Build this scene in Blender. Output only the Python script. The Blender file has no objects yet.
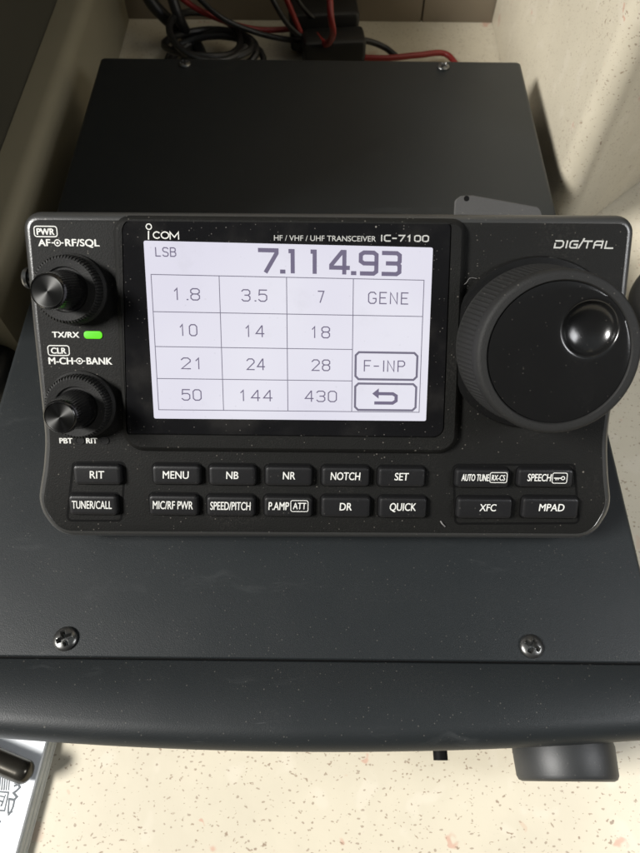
import bpy, bmesh, math, random
from mathutils import Vector, Matrix
from math import radians as R, sin, cos, pi
random.seed(7)
SC = bpy.context.scene
COL = SC.collection
# ------------------------------------------------------------------ frame
# lengths below are millimetres with the lens at the origin; ZOFF lifts the
# countertop to z = 0 and everything is stored in metres
ZC = -250.0            # countertop
ZB = -198.0            # top of the black metal box
F = 640.0
PITCH, ROLL, TILT = R(61), R(0.6), R(43)
fw = Vector((0, cos(PITCH), -sin(PITCH))); up = Vector((0, sin(PITCH), cos(PITCH))); rt = Vector((1, 0, 0))
def W(p): return Vector((p[0], p[1], p[2]-ZC))*0.001
def ray(x, y):
    u, v = x-320, 426.5-y
    u, v = u*cos(ROLL)-v*sin(ROLL), u*sin(ROLL)+v*cos(ROLL)
    return fw*F+rt*u+up*v
def onz(x, y, z):
    d = ray(x, y); return d*(z/d.z)
FX = Vector((1, 0, 0)); FV = Vector((0, cos(TILT), sin(TILT))); FN = Vector((0, -sin(TILT), cos(TILT)))
FO = ray(327, 375)*(184.8/F)
def face(u, v, h=0): return FO+FX*u+FV*v+FN*h
def P(x, y, h=0):
    d = ray(x, y); o = FO+FN*h
    t = o.dot(FN)/d.dot(FN); q = d*t-FO
    return (q.dot(FX), q.dot(FV))
def flatf(u, v, h=0): return Vector((u, v, h))
# ------------------------------------------------------------------ materials
def srgb(r, g, b):
    f = lambda c: (c/255/12.92) if c <= 10 else ((c/255+.055)/1.055)**2.4
    return (f(r), f(g), f(b), 1)
class NT:
    def __init__(s, name):
        s.m = bpy.data.materials.new(name); s.m.use_nodes = True
        s.t = s.m.node_tree; s.n = s.t.nodes; s.l = s.t.links
        s.b = s.n['Principled BSDF']; s.c = s.n.new('ShaderNodeTexCoord')
    def new(s, k, **kw):
        n = s.n.new(k)
        for a, v in kw.items():
            if a.startswith('i_'):
                key = a[2:].replace('_', ' ')
                n.inputs[key].default_value = v
            else: setattr(n, a, v)
        return n
    def link(s, a, b): s.l.new(a, b)
    def math(s, op, a, b=None, c=None, clamp=False):
        n = s.n.new('ShaderNodeMath'); n.operation = op; n.use_clamp = clamp
        for i, x in enumerate((a, b, c)):
            if x is None: continue
            if hasattr(x, 'links'): s.l.new(x, n.inputs[i])
            else: n.inputs[i].default_value = x
        return n.outputs[0]
    def mix(s, fac, a, b):
        n = s.n.new('ShaderNodeMix'); n.data_type = 'RGBA'
        for sock, x in ((n.inputs[0], fac), (n.inputs[6], a), (n.inputs[7], b)):
            if hasattr(x, 'links'): s.l.new(x, sock)
            else: sock.default_value = x
        return n.outputs[2]
    def ramp(s, x, a, b):     # smooth 0..1 between a and b
        n = s.n.new('ShaderNodeMapRange'); n.interpolation_type = 'SMOOTHSTEP'
        s.l.new(x, n.inputs[0]); n.inputs[1].default_value = a; n.inputs[2].default_value = b
        return n.outputs[0]
    def noise(s, scale, detail=3, rough=.5, vec=None):
        n = s.n.new('ShaderNodeTexNoise'); n.inputs['Scale'].default_value = scale
        n.inputs['Detail'].default_value = detail; n.inputs['Roughness'].default_value = rough
        s.l.new(vec or s.c.outputs['Object'], n.inputs['Vector']); return n
    def dots(s, scale, size, frac, vec=None, soft=.35, ch=0):
        """sparse random dots: voronoi cells, a random part of them carry a dot"""
        v = s.n.new('ShaderNodeTexVoronoi'); v.inputs['Scale'].default_value = scale
        s.l.new(vec or s.c.outputs['Object'], v.inputs['Vector'])
        sp = s.n.new('ShaderNodeSeparateColor'); s.l.new(v.outputs['Color'], sp.inputs[0])
        on = s.math('LESS_THAN', sp.outputs[ch], frac)
        rad = s.math('MULTIPLY_ADD', sp.outputs[(ch+1) % 3], size*.75, size*.25)
        d = s.math('DIVIDE', v.outputs['Distance'], rad)
        m = s.ramp(d, 1.0, 1.0-soft)
        return s.math('MULTIPLY', m, on)
    def stretch(s, rot, scl, warp=0, wscale=100):
        src = s.c.outputs['Object']
        if warp:
            nz = s.noise(wscale, 2); vm = s.n.new('ShaderNodeVectorMath'); vm.operation = 'MULTIPLY_ADD'
            s.l.new(nz.outputs['Color'], vm.inputs[0]); vm.inputs[1].default_value = (warp,)*3; s.l.new(src, vm.inputs[2]); src = vm.outputs[0]
        mp = s.n.new('ShaderNodeMapping'); mp.inputs['Rotation'].default_value = rot; mp.inputs['Scale'].default_value = scl
        s.l.new(src, mp.inputs[0]); return mp.outputs[0]
    def bump(s, h, dist, strength=1, prev=None):
        b = s.n.new('ShaderNodeBump'); b.inputs['Distance'].default_value = dist; b.inputs['Strength'].default_value = strength
        s.l.new(h, b.inputs['Height'])
        if prev: s.l.new(prev, b.inputs['Normal'])
        s.l.new(b.outputs[0], s.b.inputs['Normal']); return b.outputs[0]

def plastic(name, col, rough, dust=.5, grain=0.00006, spec=.5, gscale=2600, dcol=(.19, .175, .15, 1), scuff=0):
    t = NT(name)
    big = t.noise(55, 5, .6); fine = t.noise(1400, 3, .6)
    film = t.math('MULTIPLY', t.ramp(big.outputs[0], .42, .75), t.ramp(fine.outputs[0], .45, .7))
    d1 = t.dots(1300, .34, .10); d2 = t.dots(330, .13, .07, ch=1)
    fib = t.dots(170, .075, .05, vec=t.stretch((.3, .5, .9), (1, 4.5, 3), .004, 160), ch=2)
    dd = t.math('ADD', t.math('MULTIPLY', d1, .45*dust), t.math('MULTIPLY', d2, .65*dust))
    dd = t.math('ADD', dd, t.math('MULTIPLY', fib, .6*dust))
    dd = t.math('ADD', dd, t.math('MULTIPLY', film, .05*dust), clamp=True)
    c = t.mix(dd, (*col, 1), dcol)
    if scuff:     # rubbed patches and short pale scratches in the paint
        sn = t.noise(38, 6, .7, t.stretch((0, 0, .1), (.5, 2.2, 1), .01, 60)); sm = t.ramp(sn.outputs[0], .60, .72)
        sc = t.noise(240, 2, .5, t.stretch((0, 0, .7), (.12, 3, 1), .002, 90)); sk = t.math('MULTIPLY', t.ramp(sc.outputs[0], .72, .76), t.ramp(big.outputs[0], .52, .6))
        c = t.mix(t.math('ADD', t.math('MULTIPLY', sm, .10*scuff), t.math('MULTIPLY', sk, .30*scuff), clamp=True), c, (.16, .165, .165, 1))
        dd = t.math('ADD', dd, t.math('MULTIPLY', sm, .35*scuff), clamp=True)
    t.link(c, t.b.inputs['Base Color'])
    rr = t.math('MULTIPLY_ADD', dd, .35, rough, clamp=True)
    rr = t.math('MULTIPLY_ADD', big.outputs[0], .08, rr, clamp=True)
    t.link(rr, t.b.inputs['Roughness'])
    t.b.inputs['Specular IOR Level'].default_value = spec
    if grain:
        g = t.noise(gscale, 2, .6); t.bump(g.outputs[0], grain)
    return t.m
M = {}
M['body'] = plastic('textured_black_plastic', (.005, .005, .0045), .62, .8, .00010, gscale=2300, spec=.16)
M['bodyrim'] = M['body']
M['edge_gleam'] = plastic('plastic_edge_highlight', (.025, .025, .024), .27, .5, .00004, spec=.6)  # paler than the body plastic, to give its edge a bright highlight
M['rubber'] = plastic('dark_rubber', (.010, .010, .0097), .62, .5, .00010, spec=.25)
M['gloss'] = plastic('gloss_black_plastic', (.006, .006, .006), .17, .22, .00001)
M['button'] = plastic('button_rubber', (.006, .006, .0065), .36, .28, .00003)
M['recess'] = plastic('black_and_recess_shade', (.002, .002, .002), .6, .15, 0, spec=.1)  # black parts; kept extra dark to stand for shade in grooves and wells
M['paint'] = plastic('satin_black_paint', (.0105, .0125, .0135), .40, .38, .00005, gscale=3800, scuff=.35, spec=.33)
M['panel'] = plastic('front_panel_paint', (.0105, .0125, .0135), .40, .45, .00004, gscale=3000, scuff=.6, spec=.35)
M['knobmetal'] = plastic('grey_knob_paint', (.012, .013, .0135), .46, .3, .00002)
M['bracket'] = plastic('dusty_grey_bracket', (.035, .034, .032), .6, .5, .00005)
M['blackcable'] = plastic('black_cable_sheath', (.006, .006, .006), .45, .3, 0)
M['redcable'] = plastic('red_cable_sheath', (.20, .012, .010), .42, .3, 0)

def glass():
    t = NT('display_glass')
    fine = t.dots(1500, .33, .12); d2 = t.dots(420, .16, .08, ch=1); film = t.ramp(t.noise(70, 5).outputs[0], .45, .8)
    fib = t.dots(190, .07, .07, vec=t.stretch((.1, .2, 1.2), (1, 5, 3), .004, 150), ch=2)
    d = t.math('ADD', t.math('MULTIPLY', fine, .22), t.math('MULTIPLY', d2, .5))
    d = t.math('ADD', d, t.math('MULTIPLY', fib, .4)); d = t.math('ADD', d, t.math('MULTIPLY', film, .035), clamp=True)
    t.link(t.mix(d, (.006, .006, .0065, 1), (.3, .28, .25, 1)), t.b.inputs['Base Color'])
    t.link(t.math('MULTIPLY_ADD', d, .5, .10, clamp=True), t.b.inputs['Roughness'])
    return t.m
M['glass'] = glass()
def laminate(name, base, k=1.0):
    t = NT(name)
    n1 = t.noise(28, 4, .6); n2 = t.noise(160, 3, .6)
    c = t.mix(t.ramp(n1.outputs[0], .35, .65), (*[x*.94 for x in base], 1), (*base, 1))
    pale = t.ramp(t.noise(85, 2, .4).outputs[0], .58, .68)
    c = t.mix(t.math('MULTIPLY', pale, .35), c, (base[0]*1.12, base[1]*1.13, base[2]*1.2, 1))
    chips = t.dots(42, .2, .7, vec=t.stretch((0, 0, .5), (1, 1.6, 1.3), .017, 130), soft=.45)
    c = t.mix(t.math('MULTIPLY', chips, .6), c, (.44, .22, .16, 1))
    chip2 = t.dots(48, .17, .7, vec=t.stretch((.3, .2, 1.9), (1, 1.5, 1.2), .012, 90), soft=.4, ch=1)
    c = t.mix(t.math('MULTIPLY', chip2, .5), c, (.46, .33, .24, 1))
    f1 = t.dots(235, .26, 1.0, vec=t.stretch((.2, .4, .8), (1, 1.8, 1.4), .005, 420), soft=.6)
    c = t.mix(t.math('MULTIPLY', f1, .8), c, (.20, .135, .09, 1))
    f2 = t.dots(480, .34, 1.0, vec=t.stretch((.8, .1, 2.1), (1, 1.5, 1.7), .002, 400), soft=.5, ch=1)
    c = t.mix(t.math('MULTIPLY', f2, .6), c, (.17, .11, .075, 1))
    t.link(c, t.b.inputs['Base Color'])
    t.b.inputs['Roughness'].default_value = .42
    t.bump(n2.outputs[0], .00015, .5)
    return t.m
LB = (.51, .464, .362)
M['lam'] = laminate('speckled_beige_laminate', LB)
def plain(name, col, rough=.5, metal=0, emis=None, es=1, nz=0, nscale=300):
    t = NT(name)
    n = t.noise(nscale, 3)
    c = t.mix(n.outputs[0], (*[x*(1-nz) for x in col], 1), (*[min(1, x*(1+nz)) for x in col], 1))
    t.link(c, t.b.inputs['Base Color'])
    t.b.inputs['Roughness'].default_value = rough; t.b.inputs['Metallic'].default_value = metal
    if emis: t.b.inputs['Emission Color'].default_value = (*emis, 1); t.b.inputs['Emission Strength'].default_value = es
    return t.m
M['olive'] = plain('dark_olive_wall_board', (.04, .038, .028), .6, nz=.08, nscale=40)
M['ledge'] = plain('plain_beige_board', (.19, .172, .12), .42, nz=.06, nscale=60)
M['backwall'] = plain('dim_brown_wall_board', (.17, .14, .10), .6, nz=.2, nscale=30)
M['print'] = plain('white_print', (.52, .52, .49), .6, nz=.12)
M['dimprint'] = plain('grey_print', (.33, .33, .31), .6, nz=.05)
M['chrome'] = plain('dull_steel', (.55, .54, .5), .33, 1, nz=.1)
M['screw'] = plain('blackened_steel', (.14, .14, .135), .28, .9, nz=.3, nscale=900)
M['paper'] = plain('white_paper', (.80, .83, .86), .6, nz=.02)
M['pages'] = plain('stacked_page_edges', (.66, .65, .58), .7, nz=.08)
M['ink'] = plain('dark_grey_ink', (.10, .11, .12), .7)
M['fibre'] = plain('grey_lint', (.14, .135, .13), .8)
M['lcdtext'] = plain('lcd_grey_violet', (.02, .02, .02), .5, emis=(.17, .145, .24), es=.85)
M['lcdline'] = plain('lcd_line_grey', (.02, .02, .02), .5, emis=(.18, .165, .24), es=.85)
M['led'] = plain('green_led_lens', (.01, .03, .005), .4, emis=(.13, .80, .012), es=1.0)
M['lampoff'] = plain('unlit_lamp_lens', (.02, .02, .02), .2)
for k_ in ('lcdtext', 'lcdline'): M[k_].node_tree.nodes['Principled BSDF'].inputs['Specular IOR Level'].default_value = 0
def lcd():
    t = NT('lit_lcd_screen')
    n = t.noise(18, 2); g = t.noise(260, 2)
    c = t.mix(t.ramp(n.outputs[0], .3, .7), (.80, .78, .90, 1), (.88, .87, .96, 1))
    d = t.math('ADD', t.dots(900, .3, .10), t.ramp(t.noise(60, 5, .65).outputs[0], .55, .8), clamp=True)
    c = t.mix(t.math('MULTIPLY', d, .25), c, (.6, .6, .65, 1))
    t.b.inputs['Base Color'].default_value = (.02, .02, .02, 1)
    t.link(c, t.b.inputs['Emission Color']); t.b.inputs['Emission Strength'].default_value = .90; t.b.inputs['Specular IOR Level'].default_value = .25
    t.b.inputs['Roughness'].default_value = .25
    return t.m
M['lcd'] = lcd()
def spun():
    t = NT('spun_metal_cap')     # concentric turning marks -> anisotropic conical gleam
    t.b.inputs['Base Color'].default_value = (.04, .04, .039, 1); t.b.inputs['Metallic'].default_value = 1
    t.b.inputs['Roughness'].default_value = .42
    t.b.inputs['Anisotropic'].default_value = .85
    tg = t.new('ShaderNodeTangent'); tg.direction_type = 'UV_MAP' 
    t.link(tg.outputs[0], t.b.inputs['Tangent'])
    return t.m
M['spun'] = spun()
# ------------------------------------------------------------------ mesh helpers
class MB:
    def __init__(s): s.v = []; s.f = []; s.uv = None
    def add(s, vs, fs):
        o = len(s.v); s.v += [Vector(v) for v in vs]; s.f += [tuple(i+o for i in f) for f in fs]
    def box(s, x0, x1, y0, y1, z0, z1, T=None):
        vs = [(x, y, z) for z in (z0, z1) for y in (y0, y1) for x in (x0, x1)]
        if T: vs = [T(*v) for v in vs]
        s.add(vs, [(0, 2, 3, 1), (4, 5, 7, 6), (0, 1, 5, 4), (2, 6, 7, 3), (0, 4, 6, 2), (1, 3, 7, 5)])
    def loft(s, rings, cap0=True, cap1=True, closed=True):
        n = len(rings[0]); vs = [p for r in rings for p in r]; fs = []
        for i in range(len(rings)-1):
            for j in range(n if closed else n-1):
                k = (j+1) % n
                fs.append((i*n+j, i*n+k, (i+1)*n+k, (i+1)*n+j))
        if cap0: fs.append(tuple(range(n-1, -1, -1)))
        if cap1: fs.append(tuple((len(rings)-1)*n+j for j in range(n)))
        s.add(vs, fs)
    def tube(s, pts, r, seg=10, cap=True):
        rings = []; pts = [Vector(p) for p in pts]; prev = None
        for i, p in enumerate(pts):
            d = (pts[min(i+1, len(pts)-1)]-pts[max(i-1, 0)]).normalized()
            a = prev if prev else (Vector((0, 0, 1)) if abs(d.z) < .9 else Vector((1, 0, 0)))
            x = (a-d*a.dot(d)).normalized(); y = d.cross(x); prev = x
            rr = r(i/(len(pts)-1)) if callable(r) else r
            rings.append([p+x*rr*cos(2*pi*k/seg)+y*rr*sin(2*pi*k/seg) for k in range(seg)])
        s.loft(rings, cap, cap)
    def build(s, name, mat, parent=None, org=(0, 0, 0), smooth=35):
        me = bpy.data.meshes.new(name)
        O = W(org)
        me.from_pydata([W(v)-O for v in s.v], [], s.f); me.update()
        bm = bmesh.new(); bm.from_mesh(me); bmesh.ops.recalc_face_normals(bm, faces=bm.faces[:]); bm.to_mesh(me); bm.free()
        if smooth:
            for p in me.polygons: p.use_smooth = True
            me.set_sharp_from_angle(angle=R(smooth))
        for m_ in (mat if isinstance(mat, (list, tuple)) else [mat]): me.materials.append(m_)
        o = bpy.data.objects.new(name, me); COL.objects.link(o)
        if parent: o.parent = parent
        else: o.location = O
        return o
def catmull(pts, n=10):
    pts = [Vector(p) for p in pts]; q = [pts[0]*2-pts[1]]+pts+[pts[-1]*2-pts[-2]]; out = []
    for i in range(1, len(q)-2):
        a, b, c, d = q[i-1:i+3]
        for k in range(n):
            t = k/n
            out.append(.5*((2*b)+(c-a)*t+(2*a-5*b+4*c-d)*t*t+(3*b-a-3*c+d)*t**3))
    return out+[pts[-1]]
def thing(name, label, cat, loc=(0, 0, 0), group=None):
    o = bpy.data.objects.new(name, None); COL.objects.link(o); o.location = W(loc); o.empty_display_size = .02
    o['label'] = label; o['category'] = cat
    if group: o['group'] = group
    return o
def tag(o, label, cat, group=None):
    o['label'] = label; o['category'] = cat
    if group: o['group'] = group
    return o
def struct(o): o['kind'] = 'structure'; return o
def rrect(x0, y0, x1, y1, r, n=6):
    out = []
    for cx, cy, a in ((x1-r, y1-r, 0), (x0+r, y1-r, 90), (x0+r, y0+r, 180), (x1-r, y0+r, 270)):
        for k in range(n+1):
            t = R(a+90*k/n); out.append((cx+r*cos(t), cy+r*sin(t)))
    return out
def roundpoly(pts, rad, n=6):
    out = []; N = len(pts)
    for i, p in enumerate(pts):
        p = Vector(p); a = (Vector(pts[i-1])-p); b = (Vector(pts[(i+1) % N])-p)
        r = rad[i] if isinstance(rad, (list, tuple)) else rad
        an = a.angle(b); t = min(r/math.tan(an/2), a.length*.48, b.length*.48); r = t*math.tan(an/2)
        a.normalize(); b.normalize(); c = p+(a+b).normalized()*(r/sin(an/2))
        s0 = p+a*t-c; s1 = p+b*t-c; tot = s0.angle_signed(s1)
        for k in range(n+1):
            th = -tot*k/n
            q = Vector((s0.x*cos(th)-s0.y*sin(th), s0.x*sin(th)+s0.y*cos(th))); out.append(tuple(c+q))
    return out
def inset(poly, d):
    N = len(poly); out = []
    area = sum(poly[i][0]*poly[(i+1) % N][1]-poly[(i+1) % N][0]*poly[i][1] for i in range(N))
    sg = 1 if area > 0 else -1
    for i in range(N):
        a, p, b = Vector(poly[i-1]), Vector(poly[i]), Vector(poly[(i+1) % N])
        e1 = (p-a); e2 = (b-p)
        if e1.length < 1e-6: e1 = e2
        if e2.length < 1e-6: e2 = e1
        n1 = Vector((-e1.y, e1.x)).normalized()*sg; n2 = Vector((-e2.y, e2.x)).normalized()*sg
        n = (n1+n2).normalized(); k = 1/max(.5, n.dot(n1)); out.append(tuple(p+n*d*k))
    return out
def slab(mb, poly, prof, T=face):
    """prof: (inset, height) pairs bottom to top"""
    mb.loft([[T(x, y, h) for x, y in (inset(poly, d) if d else poly)] for d, h in prof])
def lathe(mb, c, prof, seg=64, T=face, mod=None, cap0=True, cap1=True):
    rings = []
    for i, (r, h) in enumerate(prof):
        ring = []
        for k in range(seg):
            a = 2*pi*k/seg; rr = r+(mod(a, i, h) if mod else 0)
            ring.append(T(c[0]+rr*cos(a), c[1]+rr*sin(a), h))
        rings.append(ring)
    mb.loft(rings, cap0, cap1)
# lettering with the built-in font, fitted into a box on a plane
def text_mesh(body, bold=0):
    cu = bpy.data.curves.new('t', 'FONT'); cu.body = body; cu.size = 10; cu.offset = bold; cu.resolution_u = 4
    ob = bpy.data.objects.new('t', cu); COL.objects.link(ob)
    dg = bpy.context.evaluated_depsgraph_get(); dg.update()
    me = bpy.data.meshes.new_from_object(ob.evaluated_get(dg))
    v = [tuple(x.co) for x in me.vertices]; f = [tuple(p.vertices) for p in me.polygons]
    bpy.data.objects.remove(ob); bpy.data.curves.remove(cu); bpy.data.meshes.remove(me)
    return v, f
_cap = {}
def put_text(mb, body, u0, v0, u1, v1, h, bold=.18, shear=0, T=face):
    """fit the word into the box; weight comes from slightly shifted copies, each a hair above the last"""
    v, f = text_mesh(body, 0)
    if 0 not in _cap:
        c, _ = text_mesh('H', 0); _cap[0] = (min(p[1] for p in c), max(p[1] for p in c))
    c0, c1 = _cap[0]
    x0 = min(p[0] for p in v); x1 = max(p[0] for p in v); b = bold*.42
    sx = (u1-u0-2*b)/(x1-x0); sy = (v1-v0-b)/(c1-c0)
    for k, (dx, dy) in enumerate(((0, 0), (2*b, 0), (b, b*.9), (b, 0))):
        mb.add([T(u0+dx+(p[0]-x0)*sx+shear*(p[1]-c0)*sy, v0+dy+(p[1]-c0)*sy, h+.004*k) for p in v], f)
def pxbox(x0, y0, x1, y1, h=0):     # box given on the face plane
    a = P(x0, (y0+y1)/2, h); b = P(x1, (y0+y1)/2, h); c = P((x0+x1)/2, y1, h); d = P((x0+x1)/2, y0, h)
    return a[0], c[1], b[0], d[1]
_hz = [0]
def ribbon(mb, pts, w, h, T=face, closed=False):
    """flat mitred stroke; every stroke sits a hair above the one before"""
    _hz[0] = (_hz[0]+1) % 9; h = h+_hz[0]*.006
    pts = [Vector(p[:2]) for p in pts]; N = len(pts); L = []; Rr = []
    for i, p in enumerate(pts):
        a = pts[i-1] if (i > 0 or closed) else None
        b = pts[(i+1) % N] if (i < N-1 or closed) else None
        d1 = (p-a).normalized() if a is not None else None; d2 = (b-p).normalized() if b is not None else None
        if d1 is None: d1 = d2
        if d2 is None: d2 = d1
        n1 = Vector((-d1.y, d1.x)); n2 = Vector((-d2.y, d2.x)); n = (n1+n2)
        n = n.normalized() if n.length > 1e-6 else n1
        k = w/2/max(.45, n.dot(n1)); e = Vector((0, 0))
        if not closed and i == 0: e = -d2*w*.35
        if not closed and i == N-1: e = d1*w*.35
        L.append(T(*(p+n*k+e), h)); Rr.append(T(*(p-n*k+e), h))
    fs = []
    for i in range(N if closed else N-1):
        j = (i+1) % N; fs.append((i, j, N+j, N+i))
    mb.add(L+Rr, fs)
def arc(cx, cy, rx, ry, a0, a1, n=8):
    return [(cx+rx*cos(R(a0+(a1-a0)*k/n)), cy+ry*sin(R(a0+(a1-a0)*k/n))) for k in range(n+1)]
# stroke glyphs on a 4 x 6 cell
G = {
 '0': [[(1, 0), (3, 0), (4, 1), (4, 5), (3, 6), (1, 6), (0, 5), (0, 1), (1, 0), (1.2, 0)]],
 '1': [[(.8, 4.6), (2, 6), (2, 0)]],
 '2': [[(0, 5), (1, 6), (3, 6), (4, 5), (4, 4), (0, 0), (4, 0)]],
 '3': [[(0, 5.2), (.8, 6), (3.1, 6), (4, 5.2), (4, 3.9), (3.1, 3.1), (1.5, 3.1)], [(3.1, 3.1), (4, 2.2), (4, .9), (3.1, 0), (.8, 0), (0, .8)]],
 '4': [[(4, 1.7), (0, 1.7), (2.9, 6), (3.1, 6), (3.1, 0)]],
 '5': [[(4, 6), (.4, 6), (.2, 3.4), (1, 3.8), (3, 3.8), (4, 3), (4, 1), (3, 0), (1, 0), (0, .9)]],
 '7': [[(0, 6), (4, 6), (1.4, 0)]],
 '8': [[(1, 3.2), (0, 4), (0, 5.2), (.9, 6), (3.1, 6), (4, 5.2), (4, 4), (3, 3.2), (1, 3.2), (0, 2.3), (0, .9), (.9, 0), (3.1, 0), (4, .9), (4, 2.3), (3, 3.2)]],
 '9': [[(4, 3), (1, 3), (0, 3.9), (0, 5.1), (1, 6), (3, 6), (4, 5.1), (4, .9), (3.1, 0), (.5, 0)]],
 '.': [[(1.6, .15), (2.1, .15)]],
 '-': [[(.7, 2.9), (3.3, 2.9)]],
 'L': [[(.4, 6), (.4, 0), (3.6, 0)]],
 'S': [[(3.8, 5.3), (3, 6), (1, 6), (.2, 5.2), (.2, 4), (1, 3.2), (3, 2.8), (3.8, 2), (3.8, .9), (3, 0), (1, 0), (.1, .8)]],
 'B': [[(.3, 0), (.3, 6), (2.8, 6), (3.7, 5.3), (3.7, 3.9), (2.8, 3.2), (.3, 3.2)], [(2.8, 3.2), (3.9, 2.3), (3.9, .9), (2.9, 0), (.3, 0)]],
 'G': [[(3.9, 5), (3, 6), (1, 6), (0, 5), (0, 1), (1, 0), (3, 0), (4, 1), (4, 2.7), (2.4, 2.7)]],
 'E': [[(3.8, 6), (.3, 6), (.3, 0), (3.8, 0)], [(.3, 3.1), (3.2, 3.1)]],
 'N': [[(.2, 0), (.2, 6), (3.8, 0), (3.8, 6)]],
 'F': [[(3.8, 6), (.3, 6), (.3, 0)], [(.3, 3.1), (3.2, 3.1)]],
 'I': [[(2, 6), (2, 0)]],
 'P': [[(.3, 0), (.3, 6), (3, 6), (4, 5.1), (4, 3.8), (3, 2.9), (.3, 2.9)]],
 'C': [[(4, 6), (1, 6), (0, 5), (0, 1), (1, 0), (4, 0)]],
 'O': [[(1, 0), (3, 0), (4, 1), (4, 5), (3, 6), (1, 6), (0, 5), (0, 1), (1, 0), (1.2, 0)]],
 'M': [[(0, 0), (0, 6), (2, 2.2), (4, 6), (4, 0)]],
}
ADV = {'.': 2.6, 'I': 3.2, '1': 5.2, '-': 4.4}
OFF = {'.': -.9, 'I': -.9, '-': -.7}
def put_strokes(mb, s, u0, v0, u1, v1, w, h, gap=5.8, T=face, lead=0):
    xs = 0; items = []
    for ch in s:
        adv = ADV.get(ch, gap) if ch in '.I-' else gap
        items.append((ch, xs+OFF.get(ch, 0))); xs += adv
    x0 = min(min(p[0] for st in G[c] for p in st)+o for c, o in items)
    x1 = max(max(p[0] for st in G[c] for p in st)+o for c, o in items)
    sx = (u1-u0-w)/max(x1-x0, .1); sy = (v1-v0-w)/6
    for c, o in items:
        for st in G[c]:
            ribbon(mb, [(u0+w/2+(p[0]+o-x0)*sx, v0+w/2+p[1]*sy) for p in st], w, h, T)
# ================================================================== SETTING
WX = 115.0
mb = MB(); mb.box(-900, 900, -700, 1000, ZC-30, ZC)
struct(mb.build('countertop', M['lam'], org=(0, 0, ZC), smooth=0))
# left wall; its unseen height and front end are set for the shadow it casts
mb = MB(); prof = [(-152, ZC+.2), (-152, ZC+237), (-155, ZC+240), (-190, ZC+240), (-190, ZC+.2)]
mb.loft([[Vector((x, y, z)) for x, z in prof] for y in (140, 457)])
struct(mb.build('wall_left', M['olive'], org=(-200, 240, ZC), smooth=40))
# low boxed ledge between the case and the left wall, its top edge rounded
mb = MB(); prof = [(-134, ZC+.2)]+[(-141+7*cos(R(a)), ZC+42+7*sin(R(a))) for a in range(0, 91, 10)]+[(-151.5, ZC+49), (-151.5, ZC+.2)]
mb.loft([[Vector((x, y, z)) for x, z in prof] for y in (168, 456)])
struct(mb.build('wall_ledge', M['ledge'], org=(-160, 300, ZC), smooth=40))
# right wall: rounded vertical corner; one face runs back along the box, the other runs off to the right
poly = [(WX, 457), (WX, 241), (WX+160, 241+142), (WX+160, 457)]
ft = roundpoly(poly, [.5, 9, .5, .5], 10)
mb = MB(); rings = []
fl = [(1.3, ZC+.2), (1.3, ZC+1.0), (.3, ZC+1.3), (0, ZC+2)]
for d, z in fl+[(0, ZC+700)]: rings.append([Vector((x, y, z)) for x, y in inset(ft, d)])
mb.loft(rings)
struct(mb.build('wall_right', M['lam'], org=(WX+60, 400, ZC), smooth=40))
# back wall boards
mb = MB(); mb.box(-260, 66, 458, 472, ZC+.1, ZC+640); mb.box(67.5, 370, 458, 472, ZC+.1, ZC+640); mb.box(66, 67.5, 460, 472, ZC+.1, ZC+640)
struct(mb.build('wall_back', M['backwall'], org=(0, 465, ZC), smooth=0))
# ================================================================== BLACK METAL BOX
BX0, BX1 = -116.0, 102.3
BYF, BYS, BYB = 7.2, 30.9, 328.0
ZBB = ZC+8.5            # underside, on rubber feet
bo = (0, 170, ZC)
box = thing('equipment_case', 'wide flat black metal equipment case under the radio head, with a front knob', 'equipment case', bo)
def case_ring(y, x0, x1, zt, r=2.0, z0=None):
    z0 = ZBB if z0 is None else z0
    pts = []
    for a in range(0, 91, 15): pts.append(Vector((x1-r+r*cos(R(a)), y, zt-r+r*sin(R(a)))))
    for a in range(90, 181, 15): pts.append(Vector((x0+r+r*cos(R(a)), y, zt-r+r*sin(R(a)))))
    pts += [Vector((x0, y, z0)), Vector((x1, y, z0))]
    return pts
mb = MB()
mb.loft([case_ring(BYS+.5, BX0+.3, BX1-.3, ZB-.3), case_ring(BYS+.8, BX0, BX1, ZB), case_ring(BYB-2, BX0, BX1, ZB), case_ring(BYB-.6, BX0+.4, BX1-.4, ZB-.5), case_ring(BYB, BX0+1.6, BX1-1.6, ZB-2)])
mb.build('top_cover', M['paint'], box, bo)
mb = MB()    # shadow gap behind the front panel
mb.box(BX0+1, BX1-1, BYS-.8, BYS+1.2, ZBB+1, ZB-1.3)
mb.build('seam_gap', M['recess'], box, bo, smooth=0)
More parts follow.
